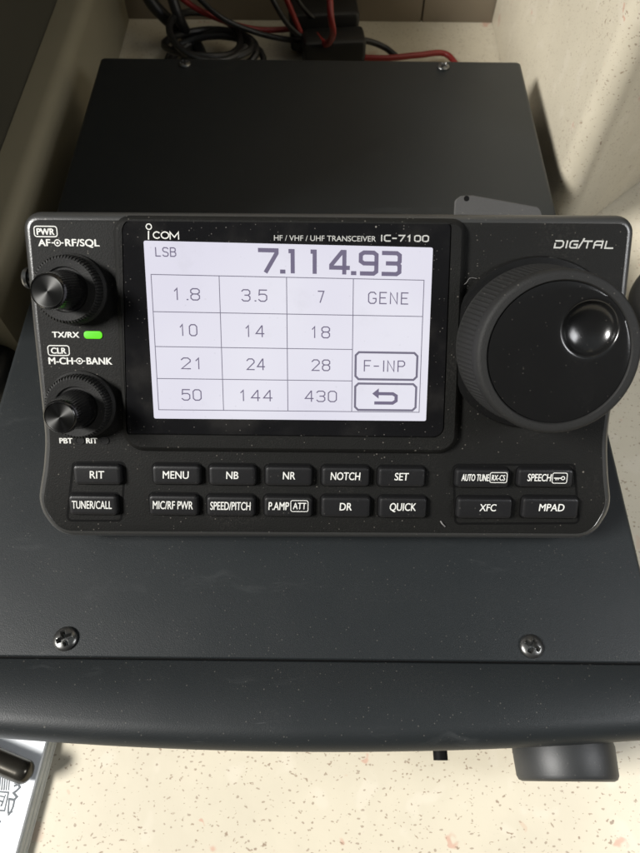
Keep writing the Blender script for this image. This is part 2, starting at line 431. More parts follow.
# front panel with big rounded top edge and a slightly bowed front
mb = MB(); rings = []
NX = 24
for i in range(NX+1):
    x = BX0-.2+(BX1-BX0+.4)*i/NX; t = (x-(BX0+BX1)/2)/((BX1-BX0)/2)
    yf = BYF+4.6*t*t; rr = 6.0
    pr = [(BYS, ZB-.5), (BYS-.5, ZB)]
    for a in range(90, 181, 10): pr.append((yf+rr*1.1+rr*1.1*cos(R(a)), ZB-rr+rr*sin(R(a))))
    pr += [(yf+1.5, ZB-rr-6), (yf+7, ZBB+2), (yf+9, ZBB), (BYS, ZBB)]
    rings.append([Vector((x, y, z)) for y, z in pr])
mb.loft(rings)
front = mb.build('front_panel', M['panel'], box, bo, smooth=50)
def screw(parent, x, y, z, r, org, turn, name='screw'):
    mb = MB(); seg = 72; nr = 16; rings = []
    L, wd = r*.62, r*.17
    for i in range(nr+1):
        q = 1-i/nr*.985; ring = []
        for k in range(seg):
            a = 2*pi*k/seg; px, py = q*r*cos(a), q*r*sin(a)
            h = r*.42*math.sqrt(max(0, 1-(q*.97)**2))+.15
            cx, cy = abs(px), abs(py)
            e = max(min(L-cx, wd-cy), min(L-cy, wd-cx))
            if e > -.12: h -= min(.75*r*.55, max(0, (e+.12))*3.2)
            X = px*cos(turn)-py*sin(turn); Y = px*sin(turn)+py*cos(turn)
            ring.append(Vector((x+X, y+Y, z+h)))
        rings.append(ring)
    rings.insert(0, [Vector((x+r*cos(2*pi*k/seg+turn), y+r*sin(2*pi*k/seg+turn), z-.3)) for k in range(seg)])
    mb.loft(rings); return mb.build(name, M['screw'], parent, org, smooth=30)
for px, py, r, tn in ((64.5, 638.5, 3.55, .45), (532.5, 646, 3.45, 1.0), (185, 59, 3.1, .2), (443.5, 64, 3.1, .9)):
    q = onz(px, py, ZB+1); screw(box, q.x, q.y if py > 300 else min(q.y, 322), ZB, r, bo, tn)
# volume knob on the front
kz, kx = ZB-22, 91.5*1.0
q0 = onz(562, 745, kz); kx = q0.x
def Tk(u, v, h): return Vector((kx+u, BYF+2.6-h, kz+v))
kn = MB()
lathe(kn, (0, 0), [(14.7, -1.5), (15.1, 0), (14.7, 7.7), (14.2, 8.7), (13.2, 9.2), (10, 9.2)], 72, Tk)
kn.build('control_knob', M['knobmetal'], box, bo)
q1 = onz(440, 751, kz)
mb = MB(); mb.tube([Vector((q1.x, BYF+3, kz)), Vector((q1.x, 6.6, kz)), Vector((q1.x, 5.9, kz))], 2.2, 20)
mb.build('toggle_switch', M['recess'], box, bo)  # small black toggle on the front panel
for x in (BX0+22, BX1-22):
    for y in (55, 300):
        mb = MB(); lathe(mb, (x, y), [(9, ZC+.1), (10, ZC+4), (11, ZBB)], 24, lambda u, v, h: Vector((u, v, h))); mb.build('rubber_foot', M['rubber'], box, bo)
# ================================================================== RADIO CONTROL HEAD
ro = (0, 100, ZB)
rad = thing('radio_control_head', 'black amateur radio control head with lit touch screen and big tuning knob', 'radio', ro)
def B(name, mat, mb, parent=None, **k): return mb.build(name, mat, parent or rad, ro, **k)
raw = [(26, 212), (327, 212), (627, 216), (634, 219), (632, 250), (613, 400), (606, 455), (613, 500), (603, 541), (327, 540), (44, 537), (36, 502), (46.5, 468), (46, 430), (38, 350), (25, 225)]
raw = [(19.5, 211), (638, 215), (627, 320), (609.5, 440), (611, 478), (614, 508), (594, 541), (58, 538), (34.5, 508), (41, 468), (43, 440), (31, 330)]
uvp = [P(*p) for p in raw]
out = roundpoly(uvp, [5, 5, 60, 60, 60, 12, 9, 9, 12, 60, 60, 60], 7)
mb = MB()
slab(mb, out, [(5, -15), (2.0, -14), (.9, -11), (.25, -5), (0, -2.9), (.1, -2.5), (.3, -1.7), (.65, -1.05), (1.1, -.62), (1.6, -.33), (2.3, -.08), (2.7, 0)])
# wedge foot under the sloped slab
b0 = face(0, uvp[7][1]+6, -9); b1 = face(0, uvp[1][1]-5, -9)
side = [(b0.y, b0.z), (b1.y, b1.z), (b1.y+10, b1.z-14), (b1.y+12, ZB+.3), (b0.y-1, ZB+.3)]
sp = roundpoly(side, 4, 4)
mb.loft([[Vector((x, y, z)) for y, z in (inset(sp, 1.5) if e else sp)] for x, e in ((-70, 1), (-68.5, 0), (72.5, 0), (74, 1))])
body = B('body', M['body'], mb, smooth=28)
mb = MB(); mb.loft([[face(x, y, h_) for x, y in inset(out, d)] for d, h_ in ((.14, -2.6), (-.02, -2.45), (.18, -1.6), (.5, -.98), (.95, -.52), (1.45, -.22), (2.0, -.04), (2.25, -.03), (2.35, -.12))], False, False)
B('edge_highlight', M['edge_gleam'], mb, body, smooth=40)  # added paler, glossier ring so the body's own edge shows a highlight
# side screw on the left
c = P(20.5, 278, -7)
mb = MB(); s0 = face(c[0], c[1], -7)
def Ts(u, v, h): return s0+Vector((-h, 0, 0))+FV*u+FN*v
lathe(mb, (0, 0), [(2.0, -5), (2.0, -2.8), (2.9, -2.7), (3.0, -2.0), (2.5, -1.3), (1.6, -1.0)], 28, Ts)
B('side_bolt', M['screw'], mb)
# bent bracket tab showing over the top edge
tp = [P(x, y, -9) for x, y in ((454, 222), (455, 200), (461, 195.6), (473, 195), (540, 207), (545, 222))]
tab = roundpoly(tp, [.3, 1.5, 1.2, 2, 2, .3], 4)
mb = MB(); slab(mb, tab, [(.2, -10.2), (0, -10), (0, -9.3), (.25, -9)])
tb = B('rear_bracket', M['bracket'], mb)
tb['label'] = 'small dusty grey bracket tab behind the top edge'
hc = P(466.5, 198.4, -9); mb = MB(); lathe(mb, hc, [(.75, -9.2), (.75, -8.93)], 16); B('bracket_hole', M['recess'], mb, tb)
# ---- display
def quad(px, h=0): return [P(*p, h) for p in px]
DH = 2.3
fr = roundpoly(quad([(112, 215), (467, 218.5), (458, 454), (124, 451)], 1), [5, 4, 6, 6], 8)
gl = roundpoly(quad([(121.5, 219), (452, 222.5), (444, 438), (126.5, 434.5)], DH), [3.2, 1.5, 3.2, .8], 8)
mb = MB()
og = [inset(fr, d) for d in (0, .8, 1.6)]
rings = [[face(x, y, -.5) for x, y in og[0]], [face(x, y, .6) for x, y in og[0]], [face(x, y, DH-.5) for x, y in og[1]], [face(x, y, DH) for x, y in og[2]],
         [face(x, y, DH) for x, y in gl], [face(x, y, DH-.8) for x, y in gl]]
mb.loft(rings, True, True)
disp = B('display', M['body'], mb, smooth=30)
mb = MB(); slab(mb, inset(gl, .18), [(0, DH-.6), (0, DH-.25), (.25, DH-.05)])
gp = B('display_glass', M['glass'], mb, disp)
SH = DH+.02
sq = quad([(143.5, 240.5), (433, 247.5), (426, 421), (154, 418.5)], SH)
su0 = (sq[0][0]+sq[3][0])/2; su1 = (sq[1][0]+sq[2][0])/2; sv1 = (sq[0][1]+sq[1][1])/2; sv0 = (sq[2][1]+sq[3][1])/2
def TS(u, v, h):     # screen frame: unit square on the measured (slightly keystoned) panel
    a, b, c_, d = sq[3], sq[2], sq[1], sq[0]
    x = (a[0]*(1-u)+b[0]*u)*(1-v)+(d[0]*(1-u)+c_[0]*u)*v
    y = (a[1]*(1-u)+b[1]*u)*(1-v)+(d[1]*(1-u)+c_[1]*u)*v
    return face(x, y, h)
AS = (su1-su0)/(sv1-sv0)
def TM(u, v, h): return TS(u/80.0, v/(80.0/AS), h)    # same, 80 mm wide
HS = 80.0/AS
print('screen', su0, su1, sv0, sv1, 'aspect', AS, 'corners', sq)
mb = MB(); sl = rrect(0, 0, 80, HS, .5, 3)
mb.loft([[TM(x, y, DH-.2) for x, y in sl], [TM(x, y, SH) for x, y in sl]])
scr = B('touch_screen', M['lcd'], mb, disp, smooth=0)
scr['label'] = 'lit white touch screen showing a band key grid'
LH = SH+.03
def sx(px_, py_):   # picture position on the panel -> 80 mm frame
    u, v = P(px_, py_, SH)
    # invert bilinear by iteration
    a = (u-su0)/(su1-su0); b = (v-sv0)/(sv1-sv0)
    for _ in range(12):
        q = TS(a, b, SH)-FO; a += (u-q.dot(FX))/(su1-su0); b += (v-q.dot(FV))/(sv1-sv0)
    return a*80, b*HS
lines = MB()
g00 = sx(156.7, 409.4); g11 = sx(424.4, 279); g01 = sx(153.3, 275.6); g10 = sx(418.8, 412.5)
gx0 = (g00[0]+g01[0])/2; gx1 = (g10[0]+g11[0])/2; gy0 = (g00[1]+g10[1])/2; gy1 = (g01[1]+g11[1])/2
lw = .22
cols = [gx0, gx0+(gx1-gx0)*.249, gx0+(gx1-gx0)*.496, gx0+(gx1-gx0)*.741, gx1]
rows = [gy1, gy1-(gy1-gy0)*.265, gy1-(gy1-gy0)*.52, gy1-(gy1-gy0)*.76, gy0]
ribbon(lines, [(gx0, gy0), (gx1, gy0), (gx1, gy1), (gx0, gy1)], lw, LH, TM, True)
for x in cols[1:4]: ribbon(lines, [(x, gy0), (x, gy1)], lw, LH, TM)
for y in rows[1:4]:
    ribbon(lines, [(gx0, y), (cols[3] if y != rows[1] else gx1, y)], lw, LH, TM)
def key_outline(r, w):
    x0, x1 = cols[3]+.95, gx1-1.1; y1, y0 = rows[r]-.75, rows[r+1]+.55
    o = .9
    ribbon(lines, [(x0+o, y0), (x1-o, y0), (x1, y0+o), (x1, y1-o), (x1-o, y1), (x0+o, y1), (x0, y1-o), (x0, y0+o)], w, LH, TM, True)
    return x0, x1, y0, y1
key_outline(2, .62); kb = key_outline(3, .62)
B('screen_key_grid', M['lcdline'], lines, scr, smooth=0)
tx = MB(); th = 2.75
cells = [['1.8', '3.5', '7', 'GENE'], ['10', '14', '18', ''], ['21', '24', '28', 'F-INP'], ['50', '144', '430', '']]
for r in range(4):
    for c_ in range(4):
        s = cells[r][c_]
        if not s: continue
        n = sum({'.': .62, 'I': .62, '-': .95}.get(k, 1) for k in s)
        wd = {'1.8': 7.3, '3.5': 7.3, '7': 1.9, 'GENE': 11.4, '10': 5.0, '14': 5.4, '18': 5.2, '21': 5.3, '24': 5.4, '28': 5.4, 'F-INP': 11.9, '50': 5.9, '144': 9.4, '430': 9.4}[s]
        cx = (cols[c_]+cols[c_+1])/2+(.3 if c_ < 3 else 0)-(.6 if s == 'F-INP' else 0); cy = (rows[r]+rows[r+1])/2-.1
        put_strokes(tx, s, cx-wd/2, cy-th*.62, cx+wd/2, cy+th*.62, .33, LH, 5.8, TM)
a = sx(155.5, 256.5); b = sx(176, 247.3); put_strokes(tx, 'LSB', a[0], a[1], b[0], b[1], .3, LH, 5.2, TM)
B('screen_lettering', M['lcdtext'], tx, scr, smooth=0)
# big frequency read-out 7.114.93, drawn with thick strokes
fq = MB(); a = sx(257.8, 273.2); b = sx(402, 251.2)
def big(ch, x0, x1, y0, y1, w):
    m_ = {'7': [[(0, 6), (4, 6), (4, 5.2), (1.5, 0)]], '1': [[(1.0, 5.9), (2.2, 5.9), (2.2, 0)]],
          '4': [[(4.2, 1.5), (0, 1.5), (0, 2.2), (2.6, 6), (3.2, 6), (3.2, 0)]],
          '9': [[(4, 2.9), (.8, 2.9), (0, 3.5), (0, 5.4), (.8, 6), (3.3, 6), (4, 5.4), (4, .6), (3.3, 0), (.2, 0)]],
          '3': [[(0, 6), (3.3, 6), (4, 5.4), (4, 3.6), (3.5, 3.05), (1.0, 3.05)], [(3.5, 3.05), (4, 2.4), (4, .6), (3.3, 0), (0, 0)]]}[ch]
    for st in m_: ribbon(fq, [(x0+w/2+p[0]/4*(x1-x0-w), y0+w/2+p[1]/6*(y1-y0-w)) for p in st], w, LH, TM)
def fx(px_): return a[0]+(px_-257.8)/(402-257.8)*(b[0]-a[0])
y0, y1 = a[1], b[1]; w = 1.15
for ch, p0, p1 in (('7', 257.8, 279), ('1', 286, 299), ('1', 308, 321), ('4', 329.5, 350), ('9', 359, 378.8), ('3', 381.5, 402)):
    big(ch, fx(p0), fx(p1), y0, y1, w)
for p0 in (281.6, 352.8): ribbon(fq, [(fx(p0), y0+.6), (fx(p0+2.6), y0+.6)], 1.1, LH, TM)
B('screen_frequency', M['lcdtext'], fq, scr, smooth=0)
fq = MB()   # return arrow on the lowest right key
cx0, cx1, cy0, cy1 = kb; cxm = (cx0+cx1)/2; cym = (cy0+cy1)/2
pts = [(cxm-2.6, cym+1.0), (cxm+2.1, cym+1.0), (cxm+3.1, cym+.4), (cxm+3.1, cym-1.1), (cxm+2.1, cym-1.8), (cxm-2.9, cym-1.8)]
ribbon(fq, pts, .95, LH, TM)
fq.add([TM(cxm-3.9, cym+1.0, LH+.07), TM(cxm-2.0, cym+2.6, LH+.07), TM(cxm-2.0, cym-.5, LH+.07)], [(0, 1, 2)])
B('return_arrow', M['lcdtext'], fq, scr, smooth=0)
# printed lettering on the glass
pm = MB(); h = DH+.03
a = P(148.5, 239, h); b = P(148.5, 231.3, h)
ribbon(pm, [a, b], .34, h); cc = P(148.8, 226.6, h)
ribbon(pm, arc(cc[0], cc[1], .72, .72, 0, 342, 19), .27, h, closed=True)
x0, y0, x1, y1 = pxbox(153, 231.2, 178.5, 239, h); wv = (x1-x0)
ry = (y1-y0)/2-.18; rx = wv*.135
ribbon(pm, arc(x0+rx+.1, (y0+y1)/2, rx, ry, 45, 315, 14), .3, h)
ribbon(pm, arc(x0+wv*.47, (y0+y1)/2, rx*1.08, ry, 0, 345, 23), .3, h, closed=True)
mx = x0+wv*.67
ribbon(pm, [(mx, y0), (mx, y1-.2), (mx+wv*.165, y0+.5), (x1, y1-.2), (x1, y0)], .3, h)
B('maker_logo', M['print'], pm, disp, smooth=0)
pm = MB(); x0, y0, x1, y1 = pxbox(274, 235.6, 376, 241, h); put_text(pm, 'HF / VHF / UHF TRANSCEIVER', x0, y0, x1, y1, h, .03)
x0, y0, x1, y1 = pxbox(381, 234.8, 429, 241.8, h); put_strokes(pm, 'IC-7100', x0, y0, x1, y1, .34, h, 5.6)
B('model_lettering', M['dimprint'], pm, disp, smooth=0)
# ---- face lettering
pm = MB(); h = .04
def lab(s, x0, y0, x1, y1, bold=.22, mbx=None, hh=None, shear=0):
    hh = h if hh is None else hh
    u0, v0, u1, v1 = pxbox(x0, y0, x1, y1, hh); put_text(mbx or pm, s, u0, v0, u1, v1, hh, bold, shear)
def frame(x0, y0, x1, y1, w=.28, r=.7, mbx=None, hh=None):
    hh = h if hh is None else hh
    u0, v0, u1, v1 = pxbox(x0, y0, x1, y1, hh); ribbon(mbx or pm, rrect(u0, v0, u1, v1, r, 4), w, hh, closed=True)
def dialmark(x, y):
    c_ = P(x, y, h); ribbon(pm, arc(c_[0], c_[1], .82, .82, 0, 342, 19), .26, h, closed=True)
    ribbon(pm, arc(c_[0], c_[1], .18, .18, 0, 330, 11), .3, h, closed=True)
    ribbon(pm, [(c_[0]-1.55, c_[1]), (c_[0]-1.0, c_[1])], .3, h); ribbon(pm, [(c_[0]+1.0, c_[1]), (c_[0]+1.55, c_[1])], .3, h)
lab('PWR', 36.5, 228.2, 54.5, 234.8); frame(34.2, 226.2, 57, 236.6)
lab('AF', 38, 239, 50.5, 246); dialmark(57.5, 242.8); lab('RF/SQL', 65, 239, 99.5, 246.2)
B('face_lettering', M['print'], pm, body, smooth=0); pm = MB()
lab('TX/RX', 52, 331.7, 79.3, 337.5)
B('face_lettering', M['print'], pm, body, smooth=0); pm = MB()
lab('CLR', 50.8, 347.6, 66.3, 353.6); frame(48, 345.6, 69.2, 355.4)
lab('M-CH', 48.5, 357.3, 73, 364.2); dialmark(79.5, 361); lab('BANK', 86.5, 357.5, 112.3, 364.4)
B('face_lettering', M['print'], pm, body, smooth=0); pm = MB()
lab('PBT', 59.3, 438, 72.6, 443.4); lab('RIT', 86, 438, 97.5, 443.4)
B('face_lettering', M['print'], pm, body, smooth=0)
# DIGITAL badge, wide techno strokes
pm = MB(); x0, y0, x1, y1 = pxbox(554, 240.3, 614, 248.6, h); W_ = x1-x0; H_ = y1-y0; sk = .12*H_
def dg(st, ox, wd, w=.4):
    ribbon(pm, [(x0+ox*W_+p[0]*wd*W_+sk*p[1], y0+.2+p[1]*(H_-.4)) for p in st], w, h)
dg([(0, .62), (0, 0), (.75, 0), (1, .25), (1, .78), (.8, 1), (0, 1)], .01, .135)
dg([(0, 0), (0, 1)], .205, .1)
dg([(1, 1), (.2, 1), (0, .8), (0, .2), (.2, 0), (1, 0), (1, .5), (.55, .5)], .26, .12)
dg([(-.1, 0), (.55, 1.35)], .425, .09, .4)
dg([(0, 1), (1, 1)], .485, .13); dg([(.5, 1), (.5, 0)], .485, .13)
dg([(0, 0), (0, .8), (.2, 1), (1, 1), (1, 0)], .665, .13); dg([(0, .45), (1, .45)], .665, .13)
dg([(0, 1), (0, 0), (1, 0)], .855, .13)
B('badge_lettering', M['dimprint'], pm, body, smooth=0)
# ---- lamps
def pill(x0, y0, x1, y1, hh, mat, name, label=None):
    u0, v0, u1, v1 = pxbox(x0, y0, x1, y1, hh); mb = MB(); p = rrect(u0, v0, u1, v1, (v1-v0)*.42, 6)
    slab(mb, p, [(0, -.3), (0, hh-.15), (.12, hh-.03), (.3, hh)]); o = B(name, mat, mb)
    if label: o['label'] = label
pill(83.6, 331.2, 101.8, 338.8, .35, M['led'], 'status_lamp', 'lit green transmit and receive lamp')
for x0, x1 in ((75, 84.5), (99.8, 109)):
    u0, v0, u1, v1 = pxbox(x0, 436.8, x1, 444, 0); mb = MB(); p = rrect(u0, v0, u1, v1, (v1-v0)*.45, 6)
    slab(mb, p, [(0, -.3), (0, .25), (.25, .25), (.4, .06)]); o = B('indicator_lamp', M['lampoff'], mb); o['label'] = 'unlit dark indicator lamp'
# ---- small twin knobs
def small_knob(cap, rcap, kb_, hh=17.0):
    c_ = P(*cap, hh)
    mb = MB(); teeth = 64; seg = teeth*6
    tm = lambda a, i, h_: (.20*(1 if (a*teeth/(2*pi)) % 1 < .55 else -1) if 2 <= i <= 4 else 0)
    lathe(mb, c_, [(9.9, -.3), (9.9, .9), (9.2, 1.5)], 96)
    lathe(mb, c_, [(8.2, .9), (9.0, 1.2), (9.15, 2.2), (9.0, 4.6), (8.7, 5.2), (8.3, 5.5), (6.2, 5.2), (5.9, 4.6)], seg, mod=tm, cap0=False)
    ring = B('outer_ring', M['rubber'], mb, smooth=30)
    ring.name = 'rotary_knob'; ring['label'] = 'small stacked rotary knob '+kb_
    fl = 40; sg2 = fl*6
    mb = MB(); fm = lambda a, i, h_: (-.12*max(0, cos(a*fl)) if 1 <= i <= 4 else 0)
    lathe(mb, c_, [(5.4, 4), (5.3, 6), (5.1, 9), (4.9, 13), (4.75, hh-1.6), (4.6, hh-.7), (4.3, hh-.15), (rcap+.15, hh), (rcap+.1, hh-.25)], sg2, mod=fm, cap0=False)
    inner = B('inner_knob', M['gloss'], mb, ring, smooth=35)
    mb = MB(); sg = 96; vs = []; fs = []; nr = 10
    # turned cap with shallow real grooves, slightly coned
    prof = []
    for i in range(nr+1): prof.append((rcap*(1-i/nr*.99), hh-.08-.02*(i % 2)))
    lathe(mb, c_, prof, sg, cap0=False)
    o = B('knob_cap', M['spun'], mb, ring, smooth=60)
    me = o.data; uvl = me.uv_layers.new(name='UVMap'); C0 = W(face(c_[0], c_[1], hh))-W(ro)
    for lp in me.loops:
        d = me.vertices[lp.vertex_index].co-C0; d = d*1000
        uvl.data[lp.index].uv = (math.atan2(d.dot(FV), d.dot(FX))/(2*pi), d.length)
    # fix the wrap seam
    for p in me.polygons:
        us = [uvl.data[i].uv[0] for i in p.loop_indices]
        if max(us)-min(us) > .5:
            for i in p.loop_indices:
                if uvl.data[i].uv[0] < 0: uvl.data[i].uv[0] += 1
    return c_
small_knob((47, 291.3), 4.05, 'at the upper left')
small_knob((59.4, 417.4), 3.95, 'at the lower left')
# ---- tuning knob
KH = 21.5
kc = P(559.5, 354, KH)
print('knob centre', kc)
mb = MB()
rO = P(559.5+83.5, 354, KH)[0]-kc[0]
lathe(mb, kc, [(rO+1.3, -.3), (rO+2.9, .2), (rO+3.3, 1.1), (rO+2.8, 1.9), (rO+.7, 2.1)], 128)
tk = B('tuning_knob', M['gloss'], mb, smooth=40)
mb = MB(); teeth = 104; seg = teeth*4; prof = [(rO, 2.3), (rO+1.2, 2.5)]
rows_ = 11; hs0, hs1 = 3.4, KH-5.2
for i in range(rows_*4+1): prof.append((rO+1.3*(1-i/(rows_*4)), hs0+(hs1-hs0)*i/(rows_*4)))
n0 = 2; n1 = len(prof)
prof += [(rO, KH-4.6), (rO-.05, KH-1.3), (rO-.3, KH-.6), (rO-.8, KH-.12), (rO-1.4, KH), (rO-2.6, KH), (rO-2.85, KH-.25), (rO-3.0, KH-.9)]
def gm(a, i, h_):
    if not n0 <= i < n1: return 0
    q = max(0, cos(a*teeth)); r_ = .5-.5*cos((i-n0)/4*2*pi)
    return -.42+.5*(q*.75+.25*q)*(.12+.88*r_)
lathe(mb, kc, prof, seg, mod=gm, cap0=False, cap1=False)
B('rubber_grip', M['rubber'], mb, tk, smooth=40)
# glossy disc with a deep finger dimple
dc = P(590.5, 328.8, KH-.6); rd = 6.9; dx, dy = dc[0]-kc[0], dc[1]-kc[1]; Rc = rO-3.05
mb = MB(); seg = 96; rings = []
def ring_at(fr_, rabs, hh):
    out_ = []
    for k in range(seg):
        a = 2*pi*k/seg; ca, sa = cos(a), sin(a)
        bq = dx*ca+dy*sa; t = -bq+math.sqrt(bq*bq-(dx*dx+dy*dy)+Rc*Rc)
        rr = rabs if fr_ is None else rd*1.12+(t-rd*1.12)*fr_
        out_.append(face(dc[0]+rr*ca, dc[1]+rr*sa, hh))
    return out_
top = KH-.35
rings = [ring_at(1, 0, top-.5), ring_at(.995, 0, top-.05), ring_at(.97, 0, top), ring_at(.6, 0, top), ring_at(.25, 0, top), ring_at(.06, 0, top), ring_at(0, 0, top-.02)]
rings += [ring_at(None, rd*1.06, top-.10), ring_at(None, rd, top-.38)]
for q in (.97, .93, .87, .79, .7, .6, .48, .36, .24, .12, .02):
    rings.append(ring_at(None, rd*q, top-.38-3.6*math.sqrt(1-q*q)**1.0))
mb.loft(rings, False, True)
B('knob_disc', M['gloss'], mb, tk, smooth=60)
# ---- push buttons
def button(s, x0, y0, x1, y1, tb_, extra=None, right=False):
    hh = 1.9
    u0, v0, u1, v1 = pxbox(x0, y0, x1, y1, hh)
    p = rrect(u0, v0, u1, v1, .95, 5)
    po = inset(p, -.75)
    # flat black sheet round the key, painted as the shade in its well
    mb = MB(); mb.loft([[face(x, y, .02) for x, y in inset(po, -.05)], [face(x, y, .07) for x, y in inset(po, .02)]])
    well = None
    mb2 = MB(); slab(mb2, p, [(-.35, -.2), (-.3, 1.0), (-.1, hh-.45), (.12, hh-.15), (.5, hh-.02), (.9, hh)])
    b_ = B('push_button', M['button'], mb2, smooth=30); b_['label'] = 'black key marked '+s
    B('button_well_shade', M['recess'], mb, b_, smooth=0)
    pm_ = MB(); hz = hh+.035
    for tt in tb_: 
        if tt[0] == 'F': frame(*tt[1:5], w=.22, r=.55, mbx=pm_, hh=hz)
        elif tt[0] == 'K':
            c0 = P(tt[1], tt[2], hz); ribbon(pm_, arc(c0[0]+1.05, c0[1], .5, .5, 0, 340, 15), .26, hz, closed=True)
            ribbon(pm_, [(c0[0]+.5, c0[1]), (c0[0]-1.5, c0[1])], .3, hz); ribbon(pm_, [(c0[0]-1.0, c0[1]), (c0[0]-1.0, c0[1]-.55)], .26, hz); ribbon(pm_, [(c0[0]-.4, c0[1]), (c0[0]-.4, c0[1]-.5)], .26, hz)
        else: lab(tt[0], *tt[1:5], bold=(.10 if len(tt) < 6 else tt[5]), mbx=pm_, hh=hz, shear=.06)
    B('key_lettering', M['print'], pm_, b_, smooth=0)
button('RIT', 74, 466.3, 120, 484.5, [('RIT', 89.5, 471, 104, 478.5)])
button('TUNER/CALL', 69.5, 496.5, 116.5, 515, [('TUNER/CALL', 71.5, 501, 111.5, 508.8)])
button('MENU', 153, 466.5, 199.5, 484.5, [('MENU', 162.5, 471.2, 188.5, 478.7)])
button('NB', 209.5, 467.2, 255, 485.3, [('NB', 226, 471.6, 238.3, 479)])
button('NR', 265.8, 467.6, 311.3, 485.7, [('NR', 282.7, 472, 295.2, 479.4)])
button('NOTCH', 322.5, 468.2, 368.8, 486.2, [('NOTCH', 330.5, 472.4, 360, 480)])
button('SET', 379, 469, 424.5, 486.8, [('SET', 394.5, 473, 408.5, 480.4)])
button('MIC/RF PWR', 149.7, 496.5, 197, 515.5, [('MIC/RF PWR', 152.5, 501.2, 192.7, 509.2)])
button('SPEED/PITCH', 207.3, 497.5, 254, 516.3, [('SPEED/PITCH', 210, 502, 250.3, 510)])
button('P.AMP ATT', 264.7, 498, 311.3, 516.7, [('P.AMP', 268.3, 502.2, 288.8, 510), ('ATT', 292.8, 502.8, 306, 509.3), ('F', 290.8, 500.6, 308, 511.6)])
button('DR', 322, 498.2, 369.5, 517.2, [('DR', 339.5, 503, 351.8, 510.5)])
button('QUICK', 379.7, 498.8, 426, 518, [('QUICK', 389.5, 503.2, 416, 510.8)])
button('AUTO TUNE', 456.5, 470.3, 508.5, 487.5, [('AUTO TUNE', 461.5, 474.2, 489, 481, .12), ('RX-CS', 491.6, 475, 505, 480.6), ('F', 490, 472.6, 507, 482.6)])
button('SPEECH', 519, 470.2, 572.5, 487.2, [('SPEECH', 527.5, 474, 551, 481.2), ('F', 552.3, 473, 567, 483.2), ('K', 559.5, 478.2)])
button('XFC', 458, 499.5, 511.5, 518.5, [('XFC', 479.5, 504.2, 496, 511.2)])
button('MPAD', 523.5, 499.2, 578, 518.5, [('MPAD', 539, 504, 564.3, 511.2)])
# flat black strips painted as the shade of grooves round the two key groups
for poly_ in ([(72.5, 461.5), (126, 461.5), (122, 521.5), (66, 521.5)], [(452.5, 464), (575, 464), (580, 524), (454.5, 524.5)]):
    gv = MB(); p = roundpoly([P(*q) for q in poly_], 1.6, 6)
    gv.loft([[face(x, y, .015) for x, y in inset(p, -.1)], [face(x, y, .03) for x, y in inset(p, .6)]], False, False)
    B('key_group_groove_shade', M['recess'], gv, body, smooth=0)
# ---- a stray hair and lint lying on the radio
def lint(name, pts, r, label, mat='fibre'):
    mb = MB(); mb.tube(catmull(pts, 8), r, 6); o = mb.build(name, M[mat], None, pts[0]); tag(o, label, 'lint')
lint('hair', [face(*P(453, 283.5, .3), .3), face(*P(460, 286, .6), .6), face(*P(466, 283, 1.2), 1.2), face(*P(470, 278, .9), .9), face(*P(477, 278.5, .4), .4)], .075, 'fine grey hair lying on the face between screen and tuning knob')
lint('lint_flake', [face(*P(440.5, 521, .2), .2), face(*P(442.5, 524, .5), .5), face(*P(445, 526.5, .2), .2)], .22, 'small white lint flake on the face below the quick key')
# ================================================================== MANUAL AND PEN
bk0, bkT = ZC+.2, ZC+4.6
a = onz(56.5, 741, ZC+1); c = onz(27, 853, ZC+1)
e = (c-a).normalized(); e.z = 0; nl = Vector((e.y, -e.x, 0)); nl = -nl if nl.x > 0 else nl
TLc = a-e*14; 
def TB(u, v, h): p = TLc+nl*u+e*v; return Vector((p.x, p.y, h))
book = thing('instruction_manual', 'white stapled instruction booklet partly under the black case', 'booklet', (TB(60, 60, bk0).x, TB(60, 60, bk0).y, ZC))
bko = (TB(60, 60, bk0).x, TB(60, 60, bk0).y, ZC)
mb = MB(); npg = 5
for i in range(npg):
    z0 = bk0+(bkT-1.2-bk0)*i/npg; z1 = bk0+(bkT-1.2-bk0)*(i+1)/npg-.035; off = 1.7*(i/npg)+.2*(i % 2)
    mb.box(off, 130, 0, 170, z0, z1, TB)
mb.build('pages', M['pages'], book, bko, smooth=0)
mb = MB(); cp = roundpoly([(2.1, 0), (130, 0), (130, 170), (2.1, 170)], 1.0, 3)
mb.loft([[TB(x, y, bkT-1.1) for x, y in cp], [TB(x, y, bkT-.25) for x, y in cp], [TB(x, y, bkT) for x, y in inset(cp, .25)]])
cov = mb.build('cover_page', M['paper'], book, bko, smooth=30)
mb = MB(); zt = bkT+.03
def bp(x, y): q = onz(x, y, bkT); return (q.x, q.y)
TQ = lambda u, v, h_: Vector((u, v, h_))
def br(pts, w): ribbon(mb, [bp(*p) for p in pts], w, zt, TQ)
for i in range(7): br([(-4+i*2.3, 775), (-5.2+i*2.3, 790)], .42)
br([(-6, 791.5), (8.5, 792.5), (4.5, 811), (-6, 810)], .5); br([(5.5, 795), (1.5, 806)], .4); br([(-1, 796), (4, 797)], .4); br([(0, 801), (3, 802), (1, 806)], .5)
br([(14.5, 786), (18.5, 784.5), (20, 787.5), (16.5, 791), (13.5, 793), (17, 797), (14, 800), (9, 799)], .7)
br([(17, 797), (14.5, 800), (13, 807), (10.5, 812.5), (8.5, 815)], .6); br([(9, 800), (8, 813), (12, 812)], .5)
br([(-2, 818), (0, 822), (-3, 826)], .6); br([(18, 784), (15, 783)], .6)
mb.build('printed_diagram', M['ink'], cov, bko, smooth=0)
pr_ = 3.8; z_ = bkT+pr_+.1
p1 = onz(23, 771.5, z_); p0 = onz(-60, 737, z_); d = (p0-p1); d.z = 0
